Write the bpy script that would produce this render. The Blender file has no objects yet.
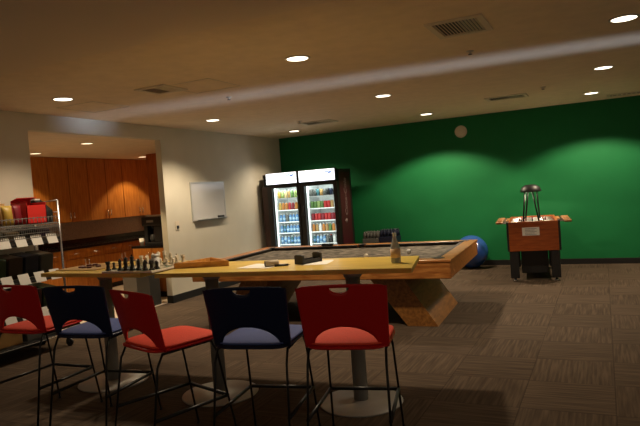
import bpy, bmesh, math, random
from mathutils import Vector, Matrix
random.seed(7)
PI = math.pi
D2 = math.radians
S = bpy.context.scene
C = S.collection

# ------------------------------------------------------------------ materials
def lin(h):
    h = h.lstrip('#')
    out = []
    for i in (0, 2, 4):
        c = int(h[i:i+2], 16) / 255
        out.append(c / 12.92 if c <= .04045 else ((c + .055) / 1.055) ** 2.4)
    return (*out, 1)

def mat(name, col, rough=.5, metal=0, noise=0, nscale=20, spec=.5, bump=0, emit=None, estr=0, stretch=None, coat=0):
    m = bpy.data.materials.new(name); m.use_nodes = True
    nt = m.node_tree; b = nt.nodes['Principled BSDF']
    if isinstance(col, str): col = lin(col)
    b.inputs['Base Color'].default_value = col
    b.inputs['Roughness'].default_value = rough
    b.inputs['Metallic'].default_value = metal
    b.inputs['Specular IOR Level'].default_value = spec
    if coat: b.inputs['Coat Weight'].default_value = coat
    if emit is not None:
        b.inputs['Emission Color'].default_value = lin(emit) if isinstance(emit, str) else emit
        b.inputs['Emission Strength'].default_value = estr
    if noise or bump:
        tc = nt.nodes.new('ShaderNodeTexCoord'); mp = nt.nodes.new('ShaderNodeMapping')
        if stretch: mp.inputs['Scale'].default_value = stretch
        n = nt.nodes.new('ShaderNodeTexNoise'); n.inputs['Scale'].default_value = nscale; n.inputs['Detail'].default_value = 4
        nt.links.new(tc.outputs['Object'], mp.inputs[0]); nt.links.new(mp.outputs[0], n.inputs['Vector'])
        if noise:
            r = nt.nodes.new('ShaderNodeValToRGB')
            r.color_ramp.elements[0].position = .3; r.color_ramp.elements[1].position = .7
            r.color_ramp.elements[0].color = tuple(c * (1 - noise) for c in col[:3]) + (1,)
            r.color_ramp.elements[1].color = tuple(min(1, c * (1 + noise)) for c in col[:3]) + (1,)
            nt.links.new(n.outputs['Fac'], r.inputs[0]); nt.links.new(r.outputs[0], b.inputs['Base Color'])
        if bump:
            bp = nt.nodes.new('ShaderNodeBump'); bp.inputs['Strength'].default_value = bump; bp.inputs['Distance'].default_value = .01
            nt.links.new(n.outputs['Fac'], bp.inputs['Height']); nt.links.new(bp.outputs[0], b.inputs['Normal'])
    return m

def glass_mat(name, tint=(1, 1, 1, 1), refl=.12, body=None, bodyfac=0):
    m = bpy.data.materials.new(name); m.use_nodes = True
    nt = m.node_tree; nt.nodes.remove(nt.nodes['Principled BSDF'])
    out = nt.nodes['Material Output']
    t = nt.nodes.new('ShaderNodeBsdfTransparent'); t.inputs[0].default_value = tint
    g = nt.nodes.new('ShaderNodeBsdfGlossy'); g.inputs['Roughness'].default_value = .05
    lw = nt.nodes.new('ShaderNodeLayerWeight'); lw.inputs[0].default_value = refl
    mx = nt.nodes.new('ShaderNodeMixShader')
    nt.links.new(lw.outputs['Fresnel'], mx.inputs[0]); nt.links.new(t.outputs[0], mx.inputs[1]); nt.links.new(g.outputs[0], mx.inputs[2])
    last = mx
    if body:
        d = nt.nodes.new('ShaderNodeBsdfDiffuse'); d.inputs[0].default_value = lin(body)
        m2 = nt.nodes.new('ShaderNodeMixShader'); m2.inputs[0].default_value = bodyfac
        nt.links.new(mx.outputs[0], m2.inputs[1]); nt.links.new(d.outputs[0], m2.inputs[2]); last = m2
    nt.links.new(last.outputs[0], out.inputs['Surface'])
    return m

def carpet():
    m = mat('carpet', (.1, .075, .055, 1), .95, spec=.1)
    nt = m.node_tree; b = nt.nodes['Principled BSDF']; L = nt.links.new
    tc = nt.nodes.new('ShaderNodeTexCoord')
    ck = nt.nodes.new('ShaderNodeTexChecker'); ck.inputs['Scale'].default_value = 1.64
    ck.inputs['Color1'].default_value = (0, 0, 0, 1); ck.inputs['Color2'].default_value = (1, 1, 1, 1)
    L(tc.outputs['Object'], ck.inputs['Vector'])
    def streak(sc):
        mp = nt.nodes.new('ShaderNodeMapping'); mp.inputs['Scale'].default_value = sc
        n = nt.nodes.new('ShaderNodeTexNoise'); n.inputs['Scale'].default_value = 1; n.inputs['Detail'].default_value = 3
        L(tc.outputs['Object'], mp.inputs[0]); L(mp.outputs[0], n.inputs['Vector']); return n
    a = streak((2.2, 45, 1)); c = streak((45, 2.2, 1))
    mx = nt.nodes.new('ShaderNodeMix'); mx.data_type = 'FLOAT'
    L(ck.outputs['Fac'], mx.inputs[0]); L(a.outputs['Fac'], mx.inputs[2]); L(c.outputs['Fac'], mx.inputs[3])
    r = nt.nodes.new('ShaderNodeValToRGB'); e = r.color_ramp.elements
    e[0].position = .30; e[0].color = (.066, .047, .033, 1)
    e[1].position = .72; e[1].color = (.138, .099, .068, 1)
    k = e.new(.5); k.color = (.093, .066, .046, 1)
    L(mx.outputs[0], r.inputs[0])
    br = nt.nodes.new('ShaderNodeTexBrick'); br.offset = 0
    br.inputs['Scale'].default_value = 1.0; br.inputs['Brick Width'].default_value = .61; br.inputs['Row Height'].default_value = .61
    br.inputs['Mortar Size'].default_value = .004; br.inputs['Color1'].default_value = (1, 1, 1, 1); br.inputs['Color2'].default_value = (.84, .84, .84, 1)
    br.inputs['Mortar'].default_value = (.6, .6, .6, 1)
    L(tc.outputs['Object'], br.inputs['Vector'])
    ml = nt.nodes.new('ShaderNodeMix'); ml.data_type = 'RGBA'; ml.blend_type = 'MULTIPLY'; ml.inputs[0].default_value = 1
    L(r.outputs[0], ml.inputs[6]); L(br.outputs['Color'], ml.inputs[7]); L(ml.outputs[2], b.inputs['Base Color'])
    return m

def wood(name, dark, light, scale=(1, 14, 14), rough=.4, ns=2.5):
    m = mat(name, light, rough)
    nt = m.node_tree; b = nt.nodes['Principled BSDF']; L = nt.links.new
    tc = nt.nodes.new('ShaderNodeTexCoord'); mp = nt.nodes.new('ShaderNodeMapping'); mp.inputs['Scale'].default_value = scale
    n = nt.nodes.new('ShaderNodeTexNoise'); n.inputs['Scale'].default_value = ns; n.inputs['Detail'].default_value = 5; n.inputs['Distortion'].default_value = .4
    r = nt.nodes.new('ShaderNodeValToRGB')
    r.color_ramp.elements[0].position = .32; r.color_ramp.elements[1].position = .7
    r.color_ramp.elements[0].color = lin(dark); r.color_ramp.elements[1].color = lin(light)
    L(tc.outputs['Object'], mp.inputs[0]); L(mp.outputs[0], n.inputs['Vector']); L(n.outputs['Fac'], r.inputs[0]); L(r.outputs[0], b.inputs['Base Color'])
    return m

M = dict(
    carpet=carpet(),
    green=mat('green_paint', (.010, .155, .047, 1), .6, noise=.04, nscale=3, spec=.2),
    cream=mat('cream_paint', (.66, .62, .51, 1), .7, noise=.03, nscale=3, spec=.2),
    ceil=mat('ceiling_paint', (.86, .72, .53, 1), .8, noise=.05, nscale=6, spec=.15),
    ceil2=mat('soffit_paint', (.84, .72, .55, 1), .8, spec=.15),
    base=mat('black_vinyl', (.008, .008, .008, 1), .5),
    tile=mat('pale_tile', (.68, .58, .48, 1), .4, noise=.08, nscale=8),
    cherry=wood('cherry_wood', 'a05c20', 'c07c36', (14, 14, 1.2), .38),
    cherryd=wood('cherry_side', '9c4c20', 'bc6a32', (14, 14, 1.2), .4),
    granite=mat('black_granite', (.01, .01, .011, 1), .15, noise=.6, nscale=150),
    splash=mat('grey_backsplash', (.5, .44, .36, 1), .4, noise=.2, nscale=40),
    chrome=mat('chrome', (.72, .72, .74, 1), .25, 1),
    steel=mat('brushed_steel', (.30, .30, .29, 1), .42, .6, noise=.1, nscale=60, stretch=(10, 10, .5)),
    disc=mat('cast_base_grey', (.40, .38, .35, 1), .38, .15, noise=.06, nscale=10),
    maple=wood('maple_laminate', 'd2b052', 'e8ca68', (1.2, 12, 12), .3),
    mapedge=wood('maple_edge', 'a08228', 'bc9a3a', (1.2, 12, 12), .4),
    rail=wood('oak_rail', '8a4f20', 'c48444', (2, 16, 16), .32),
    oak=wood('oak_pedestal', '744820', 'a26e36', (12, 2, 12), .35),
    felt=mat('mottled_grey_cloth', (.095, .082, .065, 1), .75, noise=.9, nscale=8, spec=.15, stretch=(1, 2, 1)),
    cushion=mat('dark_cushion', (.02, .016, .013, 1), .7),
    black=mat('black_plastic', (.012, .012, .013, 1), .45),
    blackm=mat('black_metal', (.01, .01, .01, 1), .4, .3),
    rodblack=mat('rod_black', (.003, .003, .003, 1), .7, spec=.1),
    boxred=mat('box_red', (.72, .03, .025, 1), .5),
    dark=mat('charcoal', (.035, .035, .037, 1), .5),
    white=mat('white_plastic', (.78, .77, .74, 1), .4),
    paper=mat('paper', (.82, .80, .75, 1), .8),
    ink=mat('grey_ink', (.25, .25, .27, 1), .8),
    red=mat('red_plastic', (.62, .012, .012, 1), .38, spec=.4),
    redpad=mat('red_fabric', (.90, .085, .045, 1), .8, noise=.08, nscale=120),
    navy=mat('navy_plastic', (.006, .012, .055, 1), .42, spec=.4),
    navypad=mat('slate_blue_fabric', (.085, .125, .36, 1), .8, noise=.1, nscale=120),
    ivory=mat('ivory_pieces', (.70, .60, .44, 1), .35),
    ebony=mat('black_pieces', (.01, .009, .008, 1), .35),
    draught=mat('oxblood_wood', (.12, .025, .012, 1), .4),
    tan=wood('tan_board', 'a07a3a', 'b99352', (2, 10, 10), .5),
    rackwood=wood('orange_wood', 'b87c3c', 'd49c54', (3, 12, 12), .4),
    maroon=mat('maroon_panel', (.055, .007, .012, 1), .45),
    script=mat('pale_script', (.22, .15, .15, 1), .5),
    fbody=mat('cooler_black', (.012, .010, .010, 1), .4),
    fbrown=mat('cooler_brown', (.05, .018, .012, 1), .5),
    fwhite=mat('cooler_liner', (.80, .82, .82, 1), .4),
    sign=mat('lit_sign', (.9, .9, .9, 1), .4, emit=(.93, .97, 1, 1), estr=2.2),
    signblue=mat('sign_blue', (.05, .09, .25, 1), .5, emit=(.28, .4, .75, 1), estr=.8),
    tubelamp=mat('cooler_lamp', (.9, .9, .9, 1), .4, emit=(.9, 1, .97, 1), estr=1.6),
    lens=mat('lamp_lens', (.9, .85, .75, 1), .4, emit=(1, .88, .68, 1), estr=5),
    lenswarm=mat('kitchen_lens', (.9, .85, .75, 1), .4, emit=(1, .74, .44, 1), estr=2.4),
    trim=mat('white_trim', (.62, .58, .52, 1), .5),
    ventm=mat('vent_frame', (.70, .62, .48, 1), .6),
    board=mat('whiteboard_enamel', (.58, .57, .56, 1), .16, spec=.6),
    alu=mat('aluminium', (.55, .54, .52, 1), .4, .6),
    ball=mat('blue_vinyl', (.025, .085, .33, 1), .2, spec=.9),
    bin=mat('bin_grey', (.12, .11, .10, 1), .5),
    bind=mat('bin_dark', (.035, .034, .033, 1), .45),
    playfield=mat('playfield', (.85, .82, .72, 1), .3, noise=.05, nscale=20),
    foos=wood('foosball_cherry', '8a4016', 'ac5824', (2, 12, 14), .4),
    foosh=wood('handle_wood', '9a6a3c', 'b98450', (12, 2, 2), .4),
    glass=glass_mat('door_glass', (.96, .99, .98, 1), .06),
    bglass=glass_mat('bottle_glass', (.96, .98, .97, 1), .3, 'e2e6e0', .32),
    cola=mat('brown_drink', (.09, .022, .008, 1), .3),
    labeltan=mat('tan_label', (.72, .50, .30, 1), .6),
    mesh_=mat('grey_wire', (.24, .235, .22, 1), .45, .4),
)
for n_ in M['felt'].node_tree.nodes:
    if n_.type == 'VALTORGB':
        n_.color_ramp.elements[0].position = .42; n_.color_ramp.elements[1].position = .64
        n_.color_ramp.elements[0].color = (.045, .038, .028, 1); n_.color_ramp.elements[1].color = (.25, .215, .17, 1)
PK = {k: mat('pack_' + k, v, .45) for k, v in dict(red='b02424', crimson='7e1c28', orange='b8742e', yellow='bc9c44', green='55753a', lime='8c9e5a',
      blue='5b86b4', pale='9fc0d8', navy='151d34', white='d8dad6', brown='6a4220', tan='a8834e', grey='5c5c58', black='17181a', purple='4a2a52', sand='c4ad78', teal='3c6a72').items()}

# ------------------------------------------------------------------ mesh helpers
class MB:
    def __init__(s): s.bm = bmesh.new()
    def box(s, a, b, bev=0, rz=0, mi=0):
        a, b = Vector(a), Vector(b); c = (a + b) / 2; d = b - a
        mt = Matrix.Translation(c) @ Matrix.Rotation(rz, 4, 'Z') @ Matrix.Diagonal((abs(d.x), abs(d.y), abs(d.z), 1))
        r = bmesh.ops.create_cube(s.bm, size=1, matrix=mt)
        fs = set(f for v in r['verts'] for f in v.link_faces)
        for f in fs: f.material_index = mi
        if bev:
            es = set(e for v in r['verts'] for e in v.link_edges)
            bmesh.ops.bevel(s.bm, geom=list(es), offset=bev, segments=2, affect='EDGES', profile=.5)
        return s
    def tube(s, pts, r, n=8, cap=True, mi=0):
        pts = [Vector(p) for p in pts]
        rs = r if isinstance(r, (list, tuple)) else [r] * len(pts)
        rings = []; up = None
        for i, p in enumerate(pts):
            t = (pts[min(i + 1, len(pts) - 1)] - pts[max(i - 1, 0)]).normalized()
            if up is None:
                up = Vector((0, 0, 1)) if abs(t.z) < .9 else Vector((1, 0, 0))
            x = t.cross(up).normalized(); y = x.cross(t).normalized(); up = y
            rings.append([s.bm.verts.new(p + (x * math.cos(a) + y * math.sin(a)) * rs[i]) for a in (2 * PI * k / n for k in range(n))])
        for i in range(len(rings) - 1):
            for k in range(n):
                f = s.bm.faces.new((rings[i][k], rings[i][(k + 1) % n], rings[i + 1][(k + 1) % n], rings[i + 1][k])); f.smooth = True; f.material_index = mi
        if cap:
            for rg in (rings[0][::-1], rings[-1]):
                f = s.bm.faces.new(rg); f.material_index = mi
        return s
    def lathe(s, prof, c=(0, 0, 0), n=16, mi=0, smooth=True):
        c = Vector(c); rings = []
        for r, z in prof:
            if r < 1e-6: rings.append([s.bm.verts.new(c + Vector((0, 0, z)))])
            else: rings.append([s.bm.verts.new(c + Vector((r * math.cos(2 * PI * k / n), r * math.sin(2 * PI * k / n), z))) for k in range(n)])
        for a, b in zip(rings, rings[1:]):
            for k in range(n):
                k2 = (k + 1) % n
                if len(a) == 1 and len(b) == 1: continue
                if len(a) == 1: vs = (a[0], b[k2], b[k])
                elif len(b) == 1: vs = (a[k], a[k2], b[0])
                else: vs = (a[k], a[k2], b[k2], b[k])
                f = s.bm.faces.new(vs); f.smooth = smooth; f.material_index = mi
        for rg, rev in ((rings[0], True), (rings[-1], False)):
            if len(rg) > 1: s.bm.faces.new(rg[::-1] if rev else rg).material_index = mi
        return s
    def prism(s, poly, axis, a, b, mi=0):
        # poly of 2-D points, extruded along axis ('x','y','z') from a to b
        def P(u, v, w): return {'x': (w, u, v), 'y': (u, w, v), 'z': (u, v, w)}[axis]
        A = [s.bm.verts.new(P(u, v, a)) for u, v in poly]; B = [s.bm.verts.new(P(u, v, b)) for u, v in poly]
        n = len(poly)
        s.bm.faces.new(A).material_index = mi; s.bm.faces.new(B[::-1]).material_index = mi
        for i in range(n):
            s.bm.faces.new((A[i], B[i], B[(i + 1) % n], A[(i + 1) % n])).material_index = mi
        return s
    def sphere(s, c, r, u=20, v=12, sc=(1, 1, 1)):
        mt = Matrix.Translation(c) @ Matrix.Diagonal((*sc, 1))
        q = bmesh.ops.create_uvsphere(s.bm, u_segments=u, v_segments=v, radius=r, matrix=mt)
        for vv in q['verts']:
            for f in vv.link_faces: f.smooth = True
        return s
    def pad(s, w, d, h, z, e=4, n=40, crown=.01, cy=0):
        def ring(k, zz):
            o = []
            for i in range(n):
                t = 2 * PI * i / n; c, q = math.cos(t), math.sin(t)
                o.append(s.bm.verts.new((k * w / 2 * math.copysign(abs(c) ** (2 / e), c), cy + k * d / 2 * math.copysign(abs(q) ** (2 / e), q), zz)))
            return o
        rs = [ring(.94, z), ring(1, z + h * .35), ring(1, z + h * .7), ring(.95, z + h), ring(.7, z + h + crown * .7), ring(.35, z + h + crown)]
        for a, b in zip(rs, rs[1:]):
            for i in range(n):
                f = s.bm.faces.new((a[i], a[(i + 1) % n], b[(i + 1) % n], b[i])); f.smooth = True
        s.bm.faces.new(rs[0][::-1]); s.bm.faces.new(rs[-1]).smooth = True
        return s
    def build(s, name, m, parent=None, loc=None):
        bmesh.ops.recalc_face_normals(s.bm, faces=s.bm.faces)
        me = bpy.data.meshes.new(name); s.bm.to_mesh(me); s.bm.free()
        for k in (m if isinstance(m, (list, tuple)) else [m]): me.materials.append(M[k] if isinstance(k, str) else k)
        o = bpy.data.objects.new(name, me); C.objects.link(o)
        if parent: o.parent = parent
        if loc: o.location = loc
        return o

def tag(o, label=None, cat=None, group=None, kind=None):
    if label: o['label'] = label
    if cat: o['category'] = cat
    if group: o['group'] = group
    if kind: o['kind'] = kind
    return o
def thing(name, label, cat, loc=(0, 0, 0), rz=0, group=None):
    o = bpy.data.objects.new(name, None); C.objects.link(o)
    o.location = loc; o.rotation_euler = (0, 0, rz); o.empty_display_size = .1
    return tag(o, label, cat, group)
def dup(root, label=None, loc=None, rz=None, group=None):
    r = root.copy(); C.objects.link(r)
    if loc: r.location = loc
    if rz is not None: r.rotation_euler = (0, 0, rz)
    if label: r['label'] = label
    if group: r['group'] = group
    for ch in list(root.children):
        c = ch.copy(); C.objects.link(c); c.parent = r
        for g in list(ch.children):
            d = g.copy(); C.objects.link(d); d.parent = c
    return r
def struct(name, mb, m, label=None):
    o = mb.build(name, m); o['kind'] = 'structure'; return o
def nth(i): return ['first', 'second', 'third', 'fourth', 'fifth', 'sixth', 'seventh', 'eighth', 'ninth', 'tenth', 'eleventh', 'twelfth'][i]

# ------------------------------------------------------------------ room
H = 2.84; XL = -6.34; YB = 11.46; XR = 4.8; YF = -2.5; HK = 2.63; TW = .11
XK = -9.62   # kitchen back wall face
struct('floor', MB().box((XL - TW, YF, -.1), (XR, YB, 0)), 'carpet')
struct('floor_kitchen', MB().box((XK - .2, 3.0, -.1), (XL - TW, 11.2, 0)), 'tile')
SY = 3.28
struct('ceiling', MB().box((XL, SY, H), (XR, YB, H + .1)), 'ceil')
struct('ceiling_soffit', MB().box((XL, YF, H - .12), (XR, SY, H + .1)), 'ceil2')
struct('wall_back', MB().box((XL - TW, YB, 0), (XR + .2, YB + .15, H + .1)), 'green')
# left wall with the kitchen opening (y 5.13 .. 7.56)
struct('wall_left', MB().box((XL - TW, YF, 0), (XL, 5.13, H + .1)).box((XL - TW, 7.56, 0), (XL, YB, H + .1)).box((XL - TW, 5.13, HK), (XL, 7.56, H + .1)), 'cream')
# unseen pier and tall narrow window, added to house the ceiling-streak lamp
WY0, WY1, WZ0, WZ1 = 6.5, 7.1, .6, 2.12
w = MB()
w.box((XR, 5.9, 0), (XR + .15, WY0, H + .1)).box((XR, WY1, 0), (XR + .15, 7.7, H + .1)).box((XR, WY0, 0), (XR + .15, WY1, WZ0)).box((XR, WY0, WZ1), (XR + .15, WY1, H + .1))
struct('added_pier', w, 'cream')
f = MB()
for a, b in (((XR + .03, WY0, WZ0), (XR + .09, WY1, WZ0 + .03)), ((XR + .03, WY0, WZ1 - .03), (XR + .09, WY1, WZ1)), ((XR + .03, WY0, WZ0), (XR + .09, WY0 + .03, WZ1)), ((XR + .03, WY1 - .03, WZ0), (XR + .09, WY1, WZ1))): f.box(a, b)
struct('added_window', f, 'trim')
# baseboards
struct('baseboard_back', MB().box((XL, YB - .012, 0), (XR, YB, .1), .003), 'base')
struct('baseboard_left', MB().box((XL, 7.56, 0), (XL + .012, YB - .012, .12), .003).box((XL, YF, 0), (XL + .012, 5.13, .12), .003).box((XL - TW, 7.548, 0), (XL + .012, 7.56, .12), .003), 'base')
# kitchen shell
struct('wall_kitchen_back', MB().box((XK - .15, 3.0, 0), (XK, 11.2, HK + .1)), 'cream')
struct('wall_kitchen_end', MB().box((XK, 10.72, 0), (XL - TW, 10.87, HK + .1)), 'cream')
struct('wall_kitchen_near', MB().box((XK, 2.85, 0), (XL - TW, 3.0, HK + .1)), 'cream')
struct('ceiling_kitchen', MB().box((XK, 3.0, HK), (XL - TW, 10.72, HK + .1)), 'ceil')
# ceiling access panels: thin outlines
def panel_trim(n, x, y, sx, sy):
    m = MB(); t = .012
    for a, b in (((x - sx, y - sy), (x + sx, y - sy + t)), ((x - sx, y + sy - t), (x + sx, y + sy)), ((x - sx, y - sy), (x - sx + t, y + sy)), ((x + sx - t, y - sy), (x + sx, y + sy))):
        m.box((a[0], a[1], H - .004), (b[0], b[1], H + .002))
    struct('trim_%d' % n, m, 'ventm')
panel_trim(1, -5.55, 5.45, .3, .3)
panel_trim(2, -3.85, 5.35, .3, .3)

# ------------------------------------------------------------------ ceiling lights
def downlight(x, y, z, label, warm=False, power=60, r=.1, angle=130, blend=.35, col=(1, .80, .56), scale=1):
    t = thing('ceiling_downlight', label, 'ceiling light', (x, y, z), 0, 'kitchen ceiling downlights' if warm else 'recessed ceiling downlights')
    m = MB()
    n = 24; ro = r * 1.18
    prof = [(ro, 0), (ro, -.006), (r, -.010), (r * .97, -.004)]
    m.lathe(prof, n=n); m.build('trim_ring', 'trim', t)
    MB().lathe([(r * .96, -.0045), (r * .96, -.0065), (0, -.0065)], n=n).build('lens', 'lenswarm' if warm else 'lens', t)
    l = bpy.data.lights.new('downlight_lamp', 'SPOT'); l.energy = power; l.color = col; l.spot_size = math.radians(angle); l.spot_blend = blend; l.shadow_soft_size = .07
    lo = bpy.data.objects.new('downlight_lamp', l); C.objects.link(lo); lo.parent = t; lo.location = (0, 0, -.03)
    return t
P = 150
DL = [(-5.33, 4.80, 'recessed round downlight above the snack rack end of the table', P * .6),
      (-2.46, 4.91, 'large recessed round downlight above the middle of the tall table', P * 1.2),
      (.22, 5.55, 'recessed round downlight cut by the top right edge', P * .45),
      (-5.39, 7.69, 'recessed round downlight in front of the whiteboard wall', P * 1.3),
      (-2.61, 7.69, 'recessed round downlight above the pool table', P * .9),
      (.07, 7.95, 'recessed round downlight right of the pool table, in front of the foosball table', P * .6),
      (-5.4, 10.4, 'recessed round downlight in front of the drinks coolers', P * .75),
      (-2.74, 10.34, 'recessed round downlight close to green wall, nearest the round clock', P * 1.7),
      (-.10, 10.3, 'recessed round downlight close to green wall, above the foosball table', P * 1.7)]
for x, y, lb, pw in DL: downlight(x, y, H, lb, power=pw, angle=128 if (x < -5 or y > 10) else 106, blend=.62 if x < -5 else .28 if y > 10 else .4)
KL = [(-7.2, 6.87, 'kitchen downlight nearest the opening, seen under the header', 170), (-8.76, 7.2, 'kitchen downlight above left end of wall cabinets', 60), (-8.74, 9.82, 'kitchen downlight next to the dark red cabinet side', 75)]
for x, y, lb, pw in KL: downlight(x, y, HK, lb, True, pw, .09, 90 if pw == 170 else 102, .25, (1, .75, .42))

# ceiling vents, sprinklers
def vent(x, y, sx, sy, label, rz=0):
    t = thing('ceiling_vent', label, 'air vent', (x, y, H), rz, 'ceiling air vents')
    m = MB(); b = .05
    for a, c in (((-sx, -sy), (sx, -sy + b)), ((-sx, sy - b), (sx, sy)), ((-sx, -sy + b), (-sx + b, sy - b)), ((sx - b, -sy + b), (sx, sy - b))):
        m.box((a[0], a[1], -.014), (c[0], c[1], 0))
    m.build('frame', 'ventm', t)
    MB().box((-sx + b, -sy + b, -.002), (sx - b, sy - b, 0)).build('duct_opening', 'black', t)
    s = MB(); n = 13
    for k in range(n):
        px = -sx + b + (k + .5) * (2 * sx - 2 * b) / n
        d = .007 if k < n / 2 else -.004
        s.prism([(px - d - .002, -.003), (px - d + .002, -.003), (px + d + .002, -.013), (px + d - .002, -.013)], 'y', -sy + b, sy - b)
    s.build('louvers', 'ventm', t)
vent(-.97, 4.85, .22, .26, 'square louvred air vent in the ceiling, largest and nearest the camera')
vent(-4.25, 5.15, .2, .2, 'square air vent with dark opening beside the left ceiling panel outline')
vent(-4.46, 9.53, .3, .2, 'air vent in the ceiling above the drinks coolers')
vent(-1.26, 9.47, .3, .2, 'air vent in the ceiling right of the clock')
vent(.62, 10.95, .5, .14, 'long air vent at the ceiling edge by right end of green wall')
def sprinkler(x, y, label):
    t = thing('fire_sprinkler', label, 'sprinkler', (x, y, H), 0, 'ceiling sprinklers')
    MB().lathe([(.035, 0), (.035, -.006), (.012, -.01), (.01, -.03), (0, -.03)], n=14).build('escutcheon', 'trim', t)
    MB().lathe([(0, -.03), (.02, -.032), (.02, -.035), (0, -.036)], n=12).build('deflector', 'dark', t)
sprinkler(-1.08, 5.82, 'small sprinkler head on the pale light streak by the big vent')
sprinkler(-4.6, 9.1, 'small sprinkler head beside vent above the coolers')
sprinkler(-.69, 8.92, 'small sprinkler head between two lights right of the clock')
sprinkler(-4.05, 6.15, 'small sprinkler head right of the left ceiling vent')

# ------------------------------------------------------------------ back wall clock, whiteboard, switch
t = thing('wall_clock', 'small round cream clock high on the green wall', 'clock', (-2.39, YB, 2.56))
m = MB(); m.lathe([(.115, 0), (.115, .02), (.10, .035), (.092, .022)], n=28)
o = m.build('rim', 'ventm', t); o.rotation_euler = (PI / 2, 0, 0)
o = MB().lathe([(.091, .015), (.091, .030), (0, .030)], n=28).build('dial', mat('dial', (.80, .72, .56, 1), .5), t); o.rotation_euler = (PI / 2, 0, 0)
m = MB(); m.box((-.004, -.028, 0), (.004, -.025, .06)).box((0, -.028, -.004), (.045, -.025, .004)); m.build('hands', 'ink', t)

t = thing('whiteboard', 'small framed whiteboard hung on the cream wall', 'whiteboard', (XL, 8.71, 1.6))
MB().box((.004, -.475, -.31), (.014, .475, .31)).build('writing_surface', 'board', t)
m = MB()
for a, b in (((0, -.5, -.335), (.02, .5, -.31)), ((0, -.5, .31), (.02, .5, .335)), ((0, -.5, -.31), (.02, -.475, .31)), ((0, .475, -.31), (.02, .5, .31))): m.box(a, b)
m.build('frame', 'alu', t)
MB().box((.02, -.46, -.335), (.075, .46, -.322)).box((.07, -.46, -.335), (.075, .46, -.312)).build('marker_tray', 'alu', t)
tag(MB().box((XL + .022, 8.93, 1.281), (XL + .068, 9.08, 1.325), .005).build('board_eraser', 'black'), 'black eraser on the whiteboard tray', 'eraser')
t = thing('light_switch', 'small plate on cream wall left of and below the whiteboard', 'light switch', (XL, 7.81, 1.23))
MB().box((0, -.05, -.075), (.008, .05, .075), .002).build('plate', 'ventm', t)
MB().box((.008, -.025, -.05), (.02, .025, .0)).build('toggle', 'dark', t)

# ------------------------------------------------------------------ kitchen
def door_handle(parent, x, y, z, axis='z'):
    d = .05
    MB().tube([(x, y, z - d), (x + .03, y, z - d), (x + .03, y, z + d), (x, y, z + d)], .009, 6).build('handle', 'chrome', parent)
XB = -9.0; XU = -9.28
y = 5.0; k = 0
nm = ['behind the snack rack', 'partly behind the snack rack post', 'left of the dark middle doors', 'in the unlit middle of the run', 'left of the lit pair', 'under the warm pool of light', 'last before dark red cabinet side']
while y < 10.6:
    wd = min(.95, 10.71 - y)
    t = thing('wall_cabinet', 'cherry wall cabinet ' + nm[min(k, 6)], 'kitchen cabinet', (XK, y, 1.38), 0, 'cherry wall cabinets in the kitchen')
    MB().box((.001, .001, 0), (XU - XK - .02, wd - .001, HK - 1.38 - .001)).build('carcass', 'cherryd', t)
    h = wd / 2
    for j in (0, 1):
        d = MB().box((XU - XK - .02, j * h + .008, .003), (XU - XK, (j + 1) * h - .008, HK - 1.38 - .006), .002).build('door', 'cherry', t)
        door_handle(d, XU - XK, h - .045 if j == 0 else h + .045, .13)
    y += wd; k += 1
y = 5.0; k = 0
while y < 10.6:
    wd = min(.95, 10.71 - y)
    t = thing('base_cabinet', 'cherry base cabinet under black counter, ' + ['behind the snack rack', 'right of snack rack post', 'behind the draughts', 'behind the black chess pieces', 'in the far kitchen corner'][min(k, 4)], 'kitchen cabinet', (XK, y, 0), 0, 'cherry base cabinets in the kitchen')
    D = XB - XK
    MB().box((.001, .001, .1), (D - .02, wd - .001, .875)).build('carcass', 'cherryd', t)
    MB().box((.001, .001, 0), (D - .07, wd - .001, .1)).build('toe_kick', 'base', t)
    h = wd / 2
    for j in (0, 1):
        d = MB().box((D - .02, j * h + .004, .11), (D, (j + 1) * h - .004, .69), .002).build('door', 'cherry', t)
        door_handle(d, D, h - .045 if j == 0 else h + .045, .6)
        d = MB().box((D - .02, j * h + .004, .70), (D, (j + 1) * h - .004, .868), .002).build('drawer', 'cherry', t)
        MB().tube([(D, j * h + h / 2 - .05, .79), (D + .03, j * h + h / 2 - .05, .79), (D + .03, j * h + h / 2 + .05, .79), (D, j * h + h / 2 + .05, .79)], .006, 6).build('handle', 'chrome', d)
    y += wd; k += 1
t = thing('kitchen_worktop', 'long black stone worktop on the cherry base cabinets', 'worktop', (XK, 5.0, .875))
MB().box((.001, 0, 0.001), (XB - XK + .03, 5.71, .045), .004).build('slab', 'granite', t)
MB().box((.013, 0, .046), (.035, 5.71, .15), .002).build('upstand', 'granite', t)
tag(MB().box((XK + .0005, 5.0, .93), (XK + .012, 10.71, 1.379)).build('backsplash', 'splash'), 'grey backsplash between black worktop and wall cabinets', 'backsplash')
# return counter at kitchen end
t = thing('counter_return', 'cherry counter leg carrying the coffee machine beside the wall end', 'kitchen counter', (-7.56, 8.02, 0))
MB().box((.02, .02, .1), (.90, .68, .855)).build('carcass', 'cherry', t)
MB().box((.04, .06, 0), (.90, .68, .1)).build('toe_kick', 'base', t)
MB().box((0, 0, .855), (.92, .7, .895), .004).build('worktop', 'granite', t)
for j in range(2):
    d = MB().box((.03 + j * .43, .002, .11), (.45 + j * .43, .02, .85), .002).build('door', 'cherry', t)
    MB().tube([(.40 + j * .10, .002, .68), (.40 + j * .10, -.03, .68), (.40 + j * .10, -.03, .78), (.40 + j * .10, .002, .78)], .006, 6).build('handle', 'chrome', d)
t = thing('tall_cabinet', 'dark red-brown tall cabinet reaching kitchen ceiling by the wall end', 'kitchen cabinet', (-8.30, 9.42, 0))
MB().box((0, .02, 0), (1.78, 1.295, HK - .002)).build('carcass', 'cherryd', t)
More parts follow.
